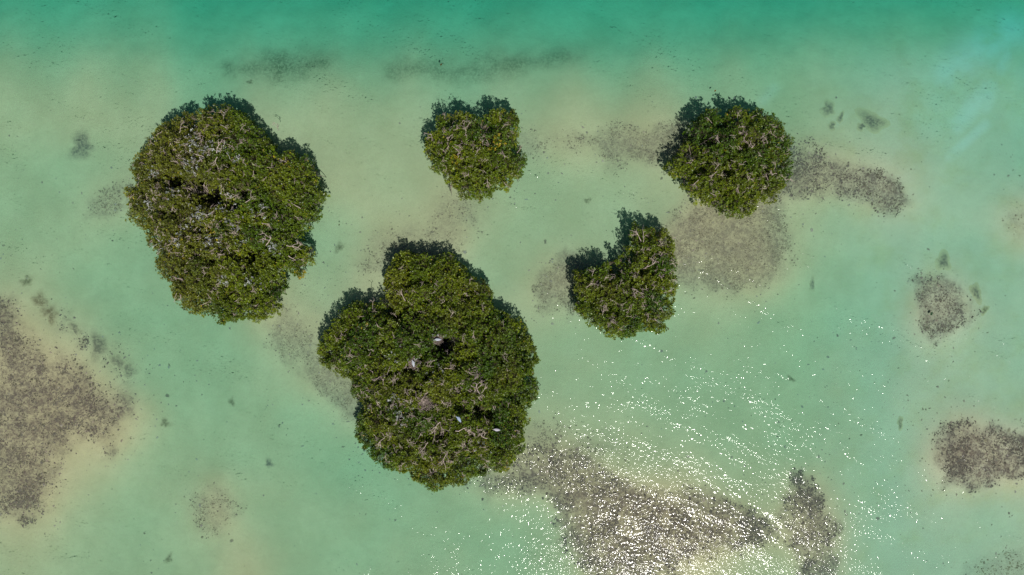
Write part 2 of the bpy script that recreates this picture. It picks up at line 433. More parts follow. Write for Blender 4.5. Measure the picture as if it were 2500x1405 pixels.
# ------------------------------------------------------------------ seabed
def depth_at(X, Y):
    """water depth (m) from soundings spread over the map"""
    snd = []
    prof = [(-900,4.2),(-500,3.6),(-250,3.1),(-90,2.75),(0,2.12),(50,1.80),(100,1.38),(145,1.08),(190,0.78)]
    for x in range(-900, 3500, 200):
        k = 1.0
        if x < 350: k = 0.80
        if x > 2050: k = 0.90
        for yy, d in prof:
            snd.append((x, yy, d * k, 62))
    snd += [(0,180,.60,90),(0,260,.42,90),(150,240,.42,90),(300,220,.45,80),(0,400,.62,90),(150,400,.62,80),(0,550,.60,80),(120,560,.55,70),(250,500,.40,60),
            (700,230,.50,80),(850,260,.48,80),(1000,220,.54,80),(800,350,.46,80),(930,330,.45,60),(850,450,.36,70),(960,420,.50,70),(700,300,.42,60),
            (1300,230,.45,80),(1450,240,.42,80),(1600,230,.48,80),(1400,330,.26,70),(1550,330,.22,70),(1650,330,.24,60),(1350,470,.58,70),(1500,450,.56,70),(1600,450,.42,50),
            (1260,600,.62,70),(1300,500,.60,70),(1420,550,.55,70),(1200,520,.50,60),(1100,540,.26,70),(950,580,.28,80),(880,680,.30,70),(1000,490,.36,70),(1220,650,.60,50),(1360,690,.22,70),(1290,760,.46,60),
            (830,560,.60,60),(800,660,.60,60),(770,590,.62,50),(730,700,.46,50),(680,790,.24,60),(790,920,.26,60),(850,1010,.36,50),(720,880,.40,50),
            (2000,280,.62,90),(2150,300,.55,80),(2300,200,.80,90),(2400,330,.62,90),(2050,420,.22,70),(2170,480,.22,70),(2300,460,.52,80),(2420,450,.62,70),(2500,540,.16,60),(2600,540,.14,60),
            (1750,220,.62,80),(1900,220,.70,90),(1780,590,.20,90),(1870,640,.24,70),(1950,560,.40,60),(2050,560,.58,80),(2150,580,.66,80),(2250,600,.60,70),(2400,620,.66,70),
            (2000,700,.72,80),(2120,720,.72,80),(2310,755,.22,70),(2450,760,.58,70),(1750,720,.34,60),(1700,780,.56,60),(1800,820,.68,80),(1950,850,.76,80),(2100,880,.74,80),(2300,880,.52,70),(2450,900,.58,80),
            (1400,830,.58,70),(1340,900,.56,70),(1450,950,.58,80),(1600,920,.66,80),(1750,980,.70,80),(1950,960,.74,80),(2100,1040,.66,80),(2250,1000,.50,60),(2370,1110,.16,80),(2480,1110,.18,70),(2500,990,.55,60),
            (1360,1060,.40,60),(1500,1060,.46,70),(1650,1080,.56,70),(1800,1120,.62,80),(1700,1170,.32,60),(1930,1080,.66,70),(2100,1180,.62,80),(2000,1260,.20,70),(2180,1300,.60,80),(2300,1260,.42,60),(2400,1300,.52,80),(2300,1400,.55,80),(2480,1400,.36,60),
            (1250,1170,.30,60),(1400,1160,.22,70),(1600,1260,.17,90),(1750,1300,.18,80),(1500,1330,.18,80),(1700,1400,.22,60),(1830,1390,.40,60),(1870,1210,.42,50),
            (1290,1280,.60,60),(1150,1250,.68,80),(1250,1370,.80,80),(1000,1260,.72,80),(950,1380,.66,80),(1350,1380,.50,50),(750,1250,.60,80),(800,1120,.78,80),(750,1020,.72,80),(600,1050,.70,80),(640,900,.60,80),
            (520,1250,.16,60),(420,1250,.50,60),(620,1220,.58,60),(600,1400,.22,60),(480,1380,.52,70),(350,1380,.60,80),(700,1370,.60,70),(200,1380,.50,70),(50,1360,.40,70),
            (500,950,.68,80),(500,850,.70,80),(400,900,.66,80),(430,1060,.60,70),(400,1150,.58,70),(330,1240,.56,80),(220,1180,.36,60),(230,1280,.46,60),(200,1100,.20,50),(250,1050,.16,60),(330,1030,.24,50),
            (380,800,.66,80),(280,720,.66,80),(180,660,.60,80),(80,620,.50,70),(0,640,.42,60),(60,700,.36,50),(150,780,.44,50),(20,760,.24,50),(260,880,.46,50),(120,830,.18,60),(200,930,.15,60),(60,950,.17,90),(100,1060,.15,90),(50,1180,.15,90),(160,1150,.18,50),(60,1290,.20,60),(-150,1000,.16,150),(-150,500,.55,150),(-150,1350,.4,150),(300,600,.62,60),(330,660,.64,60),
            (2700,300,.9,180),(2700,800,.6,150),(2700,1100,.2,120),(2700,1400,.45,150),(1250,1700,.5,250),(300,1700,.5,250),(2200,1700,.5,250),(-700,900,.5,300),(3300,900,.6,300),(1250,2600,.7,500),(-1500,1500,.8,500),(4000,1500,.8,500)]
    num = np.zeros_like(X); den = np.zeros_like(X) + 1e-9
    for (sx, sy, d, s) in snd:
        ax, ay = wx(sx), wy(sy)
        sg = s / PPM
        w = np.exp(-((X - ax) ** 2 + (Y - ay) ** 2) / (2 * (sg * 0.85) ** 2)) + 1e-7 / (1 + (X - ax) ** 2 + (Y - ay) ** 2)
        num += w * d; den += w
    d = num / den
    warp = (VN.fbm(X, Y, 7.0, 4) - 0.5)
    d = d * (1 + 0.24 * warp) + 0.10 * (VN2.fbm(X, Y, 2.2, 3) - 0.5) * np.clip(d, .1, 1)
    return np.clip(d, 0.09, 6)

gx = np.concatenate([[-1500, -700, -350, -200, -130, -95, -75, -62, -54], np.arange(-49, 49.01, 0.22), [54, 62, 75, 95, 130, 200, 350, 700, 1500]])
gy = np.concatenate([[-1500, -700, -350, -200, -120, -80, -58, -45, -36], np.arange(-29, 29.01, 0.22), [36, 45, 58, 80, 120, 200, 350, 700, 1500]])
GX, GY = np.meshgrid(gx, gy, indexing='ij')
DEP = depth_at(GX, GY)
EDGE_H = {'west': 1.9, 'south': 1.45, 'north': 2.2, 'northeast': 2.0, 'east': 2.2}
PAL = {k: poly_world(v, EDGE_H[k]) for k, v in ISLETS.items()}
mud = np.zeros_like(GX)
for k, pw in PAL.items():
    d = sdist(pw, GX, GY)
    m = np.clip((d - 0.7 + 0.8 * (VN2.fbm(GX, GY, 1.5, 3) - 0.5)) / 0.9, 0, 1)
    mud = np.maximum(mud, m)
    DEP = DEP * (1 - m) + np.minimum(DEP, 0.12) * m
BEDW = [(poly_world(b[0]), b) for b in BEDS]
bed = np.zeros_like(GX)
shoal = np.zeros_like(GX)
for pw, b in BEDW:
    if b[1] > 0.8:
        shoal = np.maximum(shoal, np.exp(-np.clip(-sdist(pw, GX, GY), 0, 99) / 1.1) * (np.hypot(GX, GY) < 70))
DEP = np.where(mud > 0.05, DEP, DEP * (1 - 0.20 * shoal))
DEP = np.clip(DEP, 0.085, 9)
def bed_mask(pw, X, Y, soft, warp=1.1):
    d = sdist(pw, X, Y) + warp * 2.4 * (VN.fbm(X, Y, 3.0, 4) - 0.5) + 1.7 * (VN2.fbm(X, Y, 1.1, 3) - 0.5)
    t = np.clip((d + soft * 0.95) / (2.0 * soft), 0, 1)
    return t * t * (3 - 2 * t)
core = (np.abs(GX) < 52) & (np.abs(GY) < 32)
for pw, b in BEDW:
    mm = np.zeros_like(GX)
    mm[core] = bed_mask(pw, GX[core], GY[core], b[3]) * b[1]
    bed = np.maximum(bed, mm)
# pale streaks in the seabed colour, mostly upper right
pale_tint = np.zeros_like(GX)
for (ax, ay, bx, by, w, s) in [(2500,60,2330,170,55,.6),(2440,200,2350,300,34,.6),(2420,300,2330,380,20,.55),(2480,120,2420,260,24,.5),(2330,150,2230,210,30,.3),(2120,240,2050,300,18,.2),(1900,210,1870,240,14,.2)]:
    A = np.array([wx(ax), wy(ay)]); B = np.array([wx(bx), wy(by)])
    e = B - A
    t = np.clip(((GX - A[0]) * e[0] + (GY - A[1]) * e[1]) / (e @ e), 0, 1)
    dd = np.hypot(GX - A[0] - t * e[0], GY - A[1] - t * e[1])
    pale_tint = np.maximum(pale_tint, s * np.exp(-(dd / (w / PPM)) ** 2))

pale_tint = np.maximum(pale_tint, 0.26 * np.clip((GX - wx(1950)) / 9.0, 0, 1) * np.clip((wy(60) - GY) / 4.0, 0, 1) + 0.0)  # seabed colour grows broadly paler towards the right

def seabed_z(x, y):
    """bilinear lookup of the sheet"""
    xi = np.clip(np.searchsorted(gx, x) - 1, 0, len(gx) - 2)
    yi = np.clip(np.searchsorted(gy, y) - 1, 0, len(gy) - 2)
    fx = (x - gx[xi]) / (gx[xi + 1] - gx[xi]); fy = (y - gy[yi]) / (gy[yi + 1] - gy[yi])
    D = DEP
    d = D[xi, yi] * (1 - fx) * (1 - fy) + D[xi + 1, yi] * fx * (1 - fy) + D[xi, yi + 1] * (1 - fx) * fy + D[xi + 1, yi + 1] * fx * fy
    return -d

nx, ny = GX.shape
ii, jj = np.meshgrid(np.arange(nx - 1), np.arange(ny - 1), indexing='ij')
q = (ii * ny + jj)
F = np.stack([q, q + ny, q + ny + 1, q + 1], -1).reshape(-1, 4)
V = np.stack([GX.ravel(), GY.ravel(), -DEP.ravel()], 1)
me = mesh_np('seabed', V, F, M_SEABED, attrs={'bed': bed.ravel(), 'mud': mud.ravel(), 'pale_tint': pale_tint.ravel()}, smooth=True)
seabed = tag(link('seabed', me), 'pale sandy lagoon bed under shallow green water', 'seabed', kind='structure')

# ------------------------------------------------------------------ water
E_ = 1495.0
V = np.array([(-E_, -E_, -8), (E_, -E_, -8), (E_, E_, -8), (-E_, E_, -8), (-E_, -E_, 0), (E_, -E_, 0), (E_, E_, 0), (-E_, E_, 0)], float)
F = np.array([(3, 2, 1, 0), (4, 5, 6, 7), (0, 1, 5, 4), (1, 2, 6, 5), (2, 3, 7, 6), (3, 0, 4, 7)])
water = tag(link('water', mesh_np('water', V, F, M_WATER)), 'clear shallow green lagoon water with sun glitter', 'water', kind='structure')

# ------------------------------------------------------------------ seaweed tufts
TONES = [np.array([(0.066, 0.045, 0.046), (0.105, 0.076, 0.068), (0.080, 0.068, 0.064), (0.058, 0.050, 0.036)]),
         np.array([(0.145, 0.115, 0.078), (0.110, 0.088, 0.068), (0.180, 0.148, 0.095)]),
         np.array([(0.048, 0.037, 0.037), (0.080, 0.060, 0.054), (0.062, 0.054, 0.052)])]

def tufts(x, y, size, tone, name, hscale=0.35, fringe=0.55):
    """ragged low weed tufts: crooked star-shaped mounds"""
    n = len(x)
    K = 7
    a = (np.arange(K)[None, :] + rng.random((n, K)) * 0.7) / K * 2 * np.pi
    rr = size[:, None] * rng.uniform(0.35, 1.15, (n, K))
    asp = rng.uniform(0.35, 1.0, n)[:, None]
    th = rng.uniform(0, np.pi, n)[:, None]
    px_ = np.cos(a) * rr; py_ = np.sin(a) * rr * asp
    X = x[:, None] + px_ * np.cos(th) - py_ * np.sin(th)
    Y = y[:, None] + px_ * np.sin(th) + py_ * np.cos(th)
    Zb = seabed_z(X, Y)
    Z = Zb + rng.uniform(-0.01, 0.25, (n, K)) * size[:, None] * hscale
    zc = seabed_z(x, y) + size * hscale * rng.uniform(0.6, 1.3, n)
    zc = np.minimum(zc, -0.02); Z = np.minimum(Z, -0.03)
    cx = x + rng.normal(0, 0.15, n) * size; cy = y + rng.normal(0, 0.15, n) * size
    V = np.concatenate([np.stack([cx, cy, zc], 1)[:, None, :], np.stack([X, Y, Z], 2)], 1).reshape(-1, 3)
    b = (np.arange(n) * (K + 1))[:, None]
    k = np.arange(K)[None, :]
    F = np.stack([np.broadcast_to(b, (n, K)), b + 1 + k, b + 1 + (k + 1) % K], -1).reshape(-1, 3)
    c = tone[rng.integers(0, len(tone), n)] * rng.uniform(0.7, 1.35, (n, 1))
    cc = np.repeat(c[:, None], K + 1, 1)
    cc[:, 1:] = cc[:, 1:] * (1 - fringe) + np.array([0.42, 0.35, 0.21]) * fringe      # thin fringes let the sand through
    return mesh_np(name, V, F, M_WEED, col=cc.reshape(-1, 3))

def in_islet(x, y, marg):
    r = np.zeros(x.shape, bool)
    for k, pw in PAL.items():
        r |= sdist(pw, x, y) > marg
    return r

for (pw, b) in BEDW:
    x0, y0 = pw.min(0) - 1.5; x1, y1 = pw.max(0) + 1.5
    x0, x1 = max(x0, -50), min(x1, 50); y0, y1 = max(y0, -30), min(y1, 30)
    n = int((x1 - x0) * (y1 - y0) * 230)
    x = rng.uniform(x0, x1, n); y = rng.uniform(y0, y1, n)
    m = bed_mask(pw, x, y, b[3]) * b[1]
    cl = VN2.fbm(x, y, 0.9, 3); cl2 = VN.fbm(x, y, 3.5, 2)
    p = m * np.clip((cl - 0.40) * 3.6, 0.08, 1) * np.clip((cl2 - 0.28) * 3.0, 0.40, 1.0)
    keep = (rng.random(n) < p) & ~in_islet(x, y, 1.2)
    x, y = x[keep], y[keep]
    if len(x) == 0: continue
    s = np.clip(rng.lognormal(-2.75, 0.45, len(x)), 0.03, 0.20)
    tag(link('seaweed_bed', tufts(x, y, s, TONES[b[2]], 'seaweed_bed', fringe=(0.30, 0.46, 0.24)[b[2]])), b[4], 'seaweed', kind='stuff')

for pts, dens, lab in MEADOWS:
    pw = poly_world(pts)
    x0, y0 = pw.min(0) - 2.0; x1, y1 = pw.max(0) + 2.0
    ax = np.arange(x0, x1, 0.25); ay = np.arange(y0, y1, 0.25)
    MX, MY = np.meshgrid(ax, ay, indexing='ij')
    mk = bed_mask(pw, MX, MY, 1.5, 0.5)
    cov = mk * dens * (0.55 + 0.75 * VN.fbm(MX, MY, 1.6, 4))
    Z = seabed_z(MX, MY) + 0.006 + 0.05 * mk
    a_, b_ = MX.shape
    q = (np.arange(a_ - 1)[:, None] * b_ + np.arange(b_ - 1)[None, :])
    on = (np.maximum.reduce([mk[:-1, :-1], mk[1:, :-1], mk[:-1, 1:], mk[1:, 1:]]) > 0.004).ravel()
    F = np.stack([q, q + b_, q + b_ + 1, q + 1], -1).reshape(-1, 4)[on]
    used, inv = np.unique(F, return_inverse=True)
    V = np.stack([MX.ravel(), MY.ravel(), Z.ravel()], 1)[used]
    me = mesh_np('seagrass_meadow', V, inv.reshape(-1, 4), M_MAT, col=np.tile((0.060, 0.085, 0.045), (len(V), 1)), attrs={'cover': np.clip(cov.ravel()[used], 0, 1)}, smooth=True)
    tag(link('seagrass_meadow', me), lab, 'seagrass', kind='stuff')

# loose tufts on open sand, thickest near the beds
n = 32000
x = rng.uniform(-47, 47, n); y = rng.uniform(-27, 27, n)
halo = np.zeros(n)
for pw, b in BEDW:
    halo = np.maximum(halo, b[1] * np.exp(-np.clip(-sdist(pw, x, y), 0, 99) / 1.3))
cl = VN.fbm(x, y, 4.0, 3)
p = 0.015 + 0.62 * halo * np.clip((cl - .3) * 3, .1, 1) + 0.22 * np.clip((cl - 0.56) * 5, 0, 1)
p *= np.clip((17.5 - y) / 6, 0, 1)
keep = (rng.random(n) < p) & ~in_islet(x, y, 0.3)
x, y = x[keep], y[keep]
s = np.clip(rng.lognormal(-2.65, 0.5, len(x)), 0.03, 0.20)
tag(link('loose_seaweed', tufts(x, y, s, TONES[0] * 2.3, 'loose_seaweed')), 'small dark weed tufts scattered over the open sand', 'seaweed', kind='stuff')

# single weed clumps that stand out on the sand
CLUMPS = [
 (57,688,11,'olive','dark weed clump near the left edge, highest of the diagonal chain'),
 (92,735,16,'brown','round brown weed clump in the diagonal chain, first of the brown pair'),
 (116,764,19,'brown','wide brown weed clump in the diagonal chain, lower of the brown pair'),
 (176,803,13,'grey','grey weed clump in the middle of the diagonal chain at left'),
 (233,846,22,'grey','largest grey weed clump of the diagonal chain at left'),
 (281,886,14,'grey','grey weed clump near the lower end of the diagonal chain'),
 (309,908,16,'grey','last faint grey weed clump of the diagonal chain at left'),
 (2030,262,12,'blue','bluish weed clump right of the upper right islet, leftmost of the row'),
 (2060,284,9,'blue','upright bluish weed clump second in the row right of the upper right islet'),
 (2137,292,21,'blue','largest bluish weed clump on the sand at the upper right'),
 (2038,305,7,'blue','small round weed clump just below the bluish row at upper right'),
 (2111,306,7,'blue','small round weed clump touching the left of the largest bluish clump'),
 (2312,638,14,'blue','dark weed clump above the triangular weed patch at right'),
 (2392,715,13,'blue','dark weed clump at the upper right of the triangular weed patch'),
 (2413,758,7,'olive','small round weed clump right of the triangular weed patch'),
 (397,1037,9,'olive','dark round weed clump just right of the wide left seaweed bed'),
 (405,1372,11,'olive','upright olive weed clump near the bottom edge at left'),
 (651,1137,8,'blue','small dark weed clump alone left of the biggest islet'),
 (558,985,8,'olive','small dark weed clump midway between left bed and biggest islet'),
 (824,605,10,'olive','round grey weed clump between the left islet and the biggest islet'),
 (1437,489,6,'olive','small dark weed clump on open sand above the notched islet'),
 (604,194,7,'olive','small weed clump below the long dark seagrass smudge'),
 (1991,695,10,'blue','faint upright weed clump right of the grey-brown weed carpet'),
 (1940,929,7,'olive','small dark weed clump alone in glitter right of centre'),
 (2207,1036,9,'grey','upright weed clump left of the lower right dark weed bed'),
 (190,355,24,'blue','broad faint bluish weed clump near the left islet, upper left of it'),
]
CT = {'olive': (0.095, 0.095, 0.050), 'brown': (0.130, 0.090, 0.050), 'grey': (0.125, 0.110, 0.088), 'blue': (0.100, 0.100, 0.090)}
for (cx, cy, r, t, lab) in CLUMPS:
    rm = r / PPM
    NR, NA = 9, 26
    X0, Y0 = float(wx(cx)), float(wy(cy))
    st = rng.uniform(0.6, 0.95); th = rng.uniform(0, 3.14)
    if 'upright' in lab: th, st = 1.45, 0.5
    ph = rng.uniform(0, 6.28, 4)
    V = [(X0, Y0)]; tt = [0.0]
    for k in range(1, NR + 1):
        for q_ in range(NA):
            a = q_ / NA * 2 * math.pi
            lob = 1 + 0.22 * math.sin(2 * a + ph[0]) + 0.16 * math.sin(3 * a + ph[1]) + 0.12 * math.sin(5 * a + ph[2])
            d = 1.75 * rm * k / NR * lob
            ux, uy = math.cos(a) * d, math.sin(a) * d * st
            V.append((X0 + ux * math.cos(th) - uy * math.sin(th), Y0 + ux * math.sin(th) + uy * math.cos(th))); tt.append(k / NR)
    V = np.array(V); tt = np.array(tt)
    nz = VN2.fbm(V[:, 0], V[:, 1], 0.35 * max(rm, .25) * 2, 3)
    cov = np.clip(1.25 * (1 - tt) ** 0.9 + 1.1 * (nz - 0.5) * (1 - tt ** 2), 0, 1)
    cov = cov * cov * (3 - 2 * cov) * 0.80
    Z = np.minimum(seabed_z(V[:, 0], V[:, 1]) + 0.006 + 0.10 * min(rm, .5) * cov, -0.03)
    F = [(0, 1 + q_, 1 + (q_ + 1) % NA) for q_ in range(NA)]
    for k in range(NR - 1):
        for q_ in range(NA):
            a, b = 1 + k * NA + q_, 1 + k * NA + (q_ + 1) % NA
            F += [(a, a + NA, b + NA), (a, b + NA, b)]
    me = mesh_np('seaweed_clump', np.column_stack([V, Z]), np.array(F), M_MAT, col=np.tile(np.array(CT[t]) * 0.75, (len(V), 1)), attrs={'cover': cov}, smooth=True)
    tag(link('seaweed_clump', me), lab, 'seaweed', 'single seaweed clumps on the sand')

# ------------------------------------------------------------------ mangrove islets
INFO = {   # label, max canopy height, edge rise length, crown spacing, bare branches, holes (x,y,r px, drop m)
 'west': dict(lab='second largest mangrove islet, at left, whitened by bird droppings', top=4.2, edge=2.1, rise=1.7, bare=270,
              holes=[(415,440,18,2.4),(470,455,22,2.8),(505,478,26,3.0),(590,470,16,1.8),(560,500,14,1.6),(600,625,16,2.2),(455,285,18,1.4),(665,700,14,1.2),(545,400,10,1.2),(520,640,12,.9)]),
 'south': dict(lab='largest mangrove islet, low in the centre, with bird nests on top', top=4.1, edge=1.55, rise=2.2, bare=285,
               holes=[(1080,845,17,2.6),(1100,835,14,1.8),(1165,1008,15,2.2),(1190,1020,14,1.6),(1075,1065,18,1.6),(940,760,14,1.4),(1010,770,10,1.0),(1000,905,16,1.0),(1130,1000,10,.8),(930,840,12,.8),(1035,735,12,.8)]),
 'north': dict(lab='smallest mangrove islet, at top centre, with ragged lower edge', top=3.4, edge=2.4, rise=1.1, bare=75,
               holes=[(1258,362,10,1.8),(1098,300,12,1.2),(1170,300,14,1.2),(1190,318,14,1.0),(1190,350,10,.9),(1095,335,10,.8)]),
 'northeast': dict(lab='round mangrove islet at the upper right', top=3.6, edge=2.2, rise=1.3, bare=85,
               holes=[(1690,370,14,2.0),(1725,340,14,1.2),(1770,300,12,1.2),(1780,420,12,1.0),(1715,415,10,1.2),(1700,330,10,1.2)]),
 'east': dict(lab='mangrove islet with a deep notch in its upper left side', top=3.2, edge=2.4, rise=0.9, bare=95,
               holes=[(1530,632,14,2.2),(1500,660,14,2.4),(1545,622,12,1.4),(1590,575,10,1.2),(1575,660,10,.8),(1460,690,8,.7)]),
}
GUANO = [  # x, y, r px, strength - droppings, left and largest islets
 (475,350,22,.9),(470,395,16,1.),(505,360,20,.6),(420,460,14,.8),(570,392,13,.8),(480,525,20,.8),(500,570,15,.9),(430,590,12,.6),(555,505,16,.8),(625,520,16,.7),(515,590,18,.9),(655,600,18,.7),(380,600,14,.4),(355,500,14,.5),
 (460,310,14,.5),(610,690,14,.6),(545,690,14,.5),(375,420,10,.5),(560,540,16,.5),(450,560,14,.6),(590,590,10,.4),
 (1068,822,10,.8),(1010,885,11,.8),(955,870,18,.3),(960,980,18,.35),(975,1015,14,.5),(1060,905,20,.3),(915,1000,18,.25),(1180,1095,14,.5)]
GW = np.array([(wx(a, 3.5), wy(b, 3.5), c / PPM, d) for a, b, c, d in GUANO])

def guano_at(x, y):
    g = np.zeros_like(x)
    for (a, b, c, d) in GW:
        g = np.maximum(g, d * np.exp(-((x - a) ** 2 + (y - b) ** 2) / (c * c)))
    return g

YELLOW = [(1215,346,11,.8),(1112,384,12,.45),(728,676,12,.95),(694,703,6,.6),(1200,362,8,.3),(690,395,14,.25),(880,790,14,.12),(1245,1145,16,.25),(440,600,22,.2),(520,560,18,.2)]

class Canopy:
    def __init__(self, key):
        I = INFO[key]
        self.key = key; self.I = I
        self.poly = PAL[key]
        P = self.poly
        x0, y0 = P.min(0) - 0.6; x1, y1 = P.max(0) + 0.6
        self.res = 0.09
        self.x0, self.y0 = x0, y0
        xs = np.arange(x0, x1, self.res); ys = np.arange(y0, y1, self.res)
        X, Y = np.meshgrid(xs, ys, indexing='ij')
        self.X, self.Y = X, Y
        raw = sdist(P, X, Y)
        sd = raw + 0.02 + 0.50 * (VN2.fbm(X, Y, 0.62, 2) - 0.5)
        self.sd = sd
        # crown centres: dart throwing, keeps off the very edge
        C = []
        rr = np.random.default_rng(abs(hash(key)) % 1000 if False else {'west': 3, 'south': 4, 'north': 5, 'northeast': 6, 'east': 7}[key])
        tries = 0
        while tries < 6000:
            tries += 1
            c = rr.uniform((x0, y0), (x1, y1))
            i_, j_ = self.idx(c[0], c[1]); d = float(raw[i_, j_])
            if d < 0.45: continue
            sp = 1.05 + 0.55 * min(1.0, d / 2.5)
            if all((c[0] - q[0]) ** 2 + (c[1] - q[1]) ** 2 > (sp * (0.85 + 0.3 * rr.random()) ) ** 2 for q in C):
                C.append((c[0], c[1], d))
        self.C = np.array(C)
        H = np.full(X.shape, -9.0); lab = np.zeros(X.shape, int)
        edge = np.clip(sd, 0, None)
        for i, (cx, cy, cd) in enumerate(C):
            r = 1.25 + 0.55 * min(1.0, cd / 2.5) + rr.uniform(-.1, .25)
            top = (I['edge'] + (I['top'] - I['edge']) * (1 - math.exp(-cd / I['rise']))) * rr.uniform(0.90, 1.08)
            dd = np.maximum(0, np.hypot(X - cx, Y - cy) + 0.5 * (VN(X + 31 * i, Y, 0.7) - 0.5))
            h = top - 1.30 * (dd / r) ** 2.2
            b = h > H
            H = np.where(b, h, H); lab = np.where(b, i, lab)
        lim = I['edge'] * (0.78 + 0.24 * np.sqrt(np.clip(edge / 0.5, 0, 1))) + (I['top'] * 1.06 - I['edge']) * np.sqrt(np.clip(1 - (1 - np.clip(edge / (I['rise'] * 1.6), 0, 1)) ** 2, 0, 1))
        H = np.minimum(H, lim)
        hole = np.zeros(X.shape)
        for (hx, hy, hr, dr) in I['holes']:
            z = I['top'] - 0.6
            hole = np.maximum(hole, dr * np.exp(-(((X - wx(hx, z)) ** 2 + (Y - wy(hy, z)) ** 2) / (hr / PPM) ** 2) ** 1.3))
        H = np.maximum(H - hole, 0.5)
        H += 0.75 * (VN2.fbm(X, Y, 0.65, 3) - 0.5)
        self.H = H; self.lab = lab; self.hole = hole
        gxx, gyy = np.gradient(H, self.res)
        self.gx, self.gy = gxx, gyy
        self.inside = sd > 0
    def idx(self, x, y):
        i = np.clip(((np.asarray(x) - self.x0) / self.res).astype(int), 0, self.X.shape[0] - 1)
        j = np.clip(((np.asarray(y) - self.y0) / self.res).astype(int), 0, self.X.shape[1] - 1)
        return i, j
    def at_px(self, x, y):
        z = 3.0
        for _ in range(5):
            a, b = float(wx(x, z)), float(wy(y, z))
            i, j = self.idx(a, b)
            z = float(self.H[i, j])
        return a, b, z

CAN = {k: Canopy(k) for k in ISLETS}

def leaf_mesh(P, A, nl, name, colr, size):
    """rosettes of folded leathery leaves. P: (n,3) tips, A: (n,3) axes, colr: (n,3)"""
    n = len(P)
    up = np.where(np.abs(A[:, 2:3]) > 0.9, np.array([[1., 0, 0]]), np.array([[0, 0, 1.]]))
    U = np.cross(A, up); U /= np.linalg.norm(U, axis=1, keepdims=True)
    W = np.cross(A, U)
    k = np.arange(nl)[None, :]
    phi = (k + rng.uniform(-.3, .3, (n, nl))) * 2.4 + rng.uniform(0, 6.28, (n, 1))
    el = rng.uniform(0.05, 1.05, (n, nl))            # lift towards the axis
    ln = size[:, None] * rng.uniform(0.75, 1.2, (n, nl))
    rad = np.cos(phi)[..., None] * U[:, None] + np.sin(phi)[..., None] * W[:, None]
    D = np.cos(el)[..., None] * rad + np.sin(el)[..., None] * A[:, None]
    T = np.cross(D, A[:, None]); T /= np.linalg.norm(T, axis=2, keepdims=True) + 1e-9
    Nn = np.cross(T, D)
    base = P[:, None] - A[:, None] * rng.uniform(0, .07, (n, nl, 1)) + D * 0.015
    tip = base + D * ln[..., None]
    wid = (ln * rng.uniform(0.21, 0.28, (n, nl)))[..., None]
    mid = base + D * (ln * 0.58)[..., None]
    fold = wid * rng.uniform(-0.1, 0.55, (n, nl, 1))
    sgn = np.sign(Nn[..., 2:3]); sgn[sgn == 0] = 1
    s1 = mid + T * wid + Nn * sgn * fold
    s2 = mid - T * wid + Nn * sgn * fold
    V = np.stack([base, s1, tip, s2], 2).reshape(-1, 3)
    b = np.arange(n * nl) * 4
    F = np.concatenate([np.stack([b, b + 1, b + 2], 1), np.stack([b, b + 2, b + 3], 1)])
    c = colr[:, None] * rng.uniform(0.75, 1.28, (n, nl, 1))
    yel = rng.random((n, nl, 1)) < 0.012
    c = np.where(yel, np.array([0.42, 0.30, 0.02]) * rng.uniform(.6, 1.1, (n, nl, 1)), c)
    return mesh_np(name, V, F, M_LEAF, col=np.repeat(c.reshape(-1, 3), 4, 0))

def arc(p0, p1, lift, m=7):
    t = np.linspace(0, 1, m)[:, None]
    p = p0 * (1 - t) + p1 * t
    p[:, 2] += (4 * t * (1 - t))[:, 0] * lift
    return p

def limb(p0, p1, m=5, jit=0.12):
    t = np.linspace(0, 1, m)[:, None]
    p = p0 * (1 - t) + p1 * t
    p[1:-1] += rng.normal(0, jit, (m - 2, 3))
    return p

# --- bare branch shapes, shared between the copies
def bare_variant(seed, white):
    r = np.random.default_rng(seed)
    T = Tubes()
    def grow(p, ang, length, rad, lvl):
        m = 5
        pts = [p]
        a = ang
        for i in range(m - 1):
            a += r.normal(0, 0.30)
            q = pts[-1] + np.array([math.cos(a), math.sin(a), r.normal(0.05, 0.12)]) * length / (m - 1)
            pts.append(q)
        T.add(pts, np.linspace(rad, rad * 0.62, m), 5 if lvl == 0 else 4)
        if lvl < 3:
            nk = r.integers(2, 4) if lvl < 2 else r.integers(1, 3)
            for _ in range(nk):
                k = r.integers(2, m)
                grow(pts[k], a + r.choice([-1, 1]) * r.uniform(0.35, 0.95), length * r.uniform(0.42, 0.72), rad * 0.66, lvl + 1)
    grow(np.zeros(3), 0.0, 0.62, 0.023, 0)
    return T.mesh('bare_branch', M_GUANO if white else M_BARE)
BARE = [bare_variant(100 + i, False) for i in range(14)]
BAREW = [bare_variant(200 + i, True) for i in range(8)]

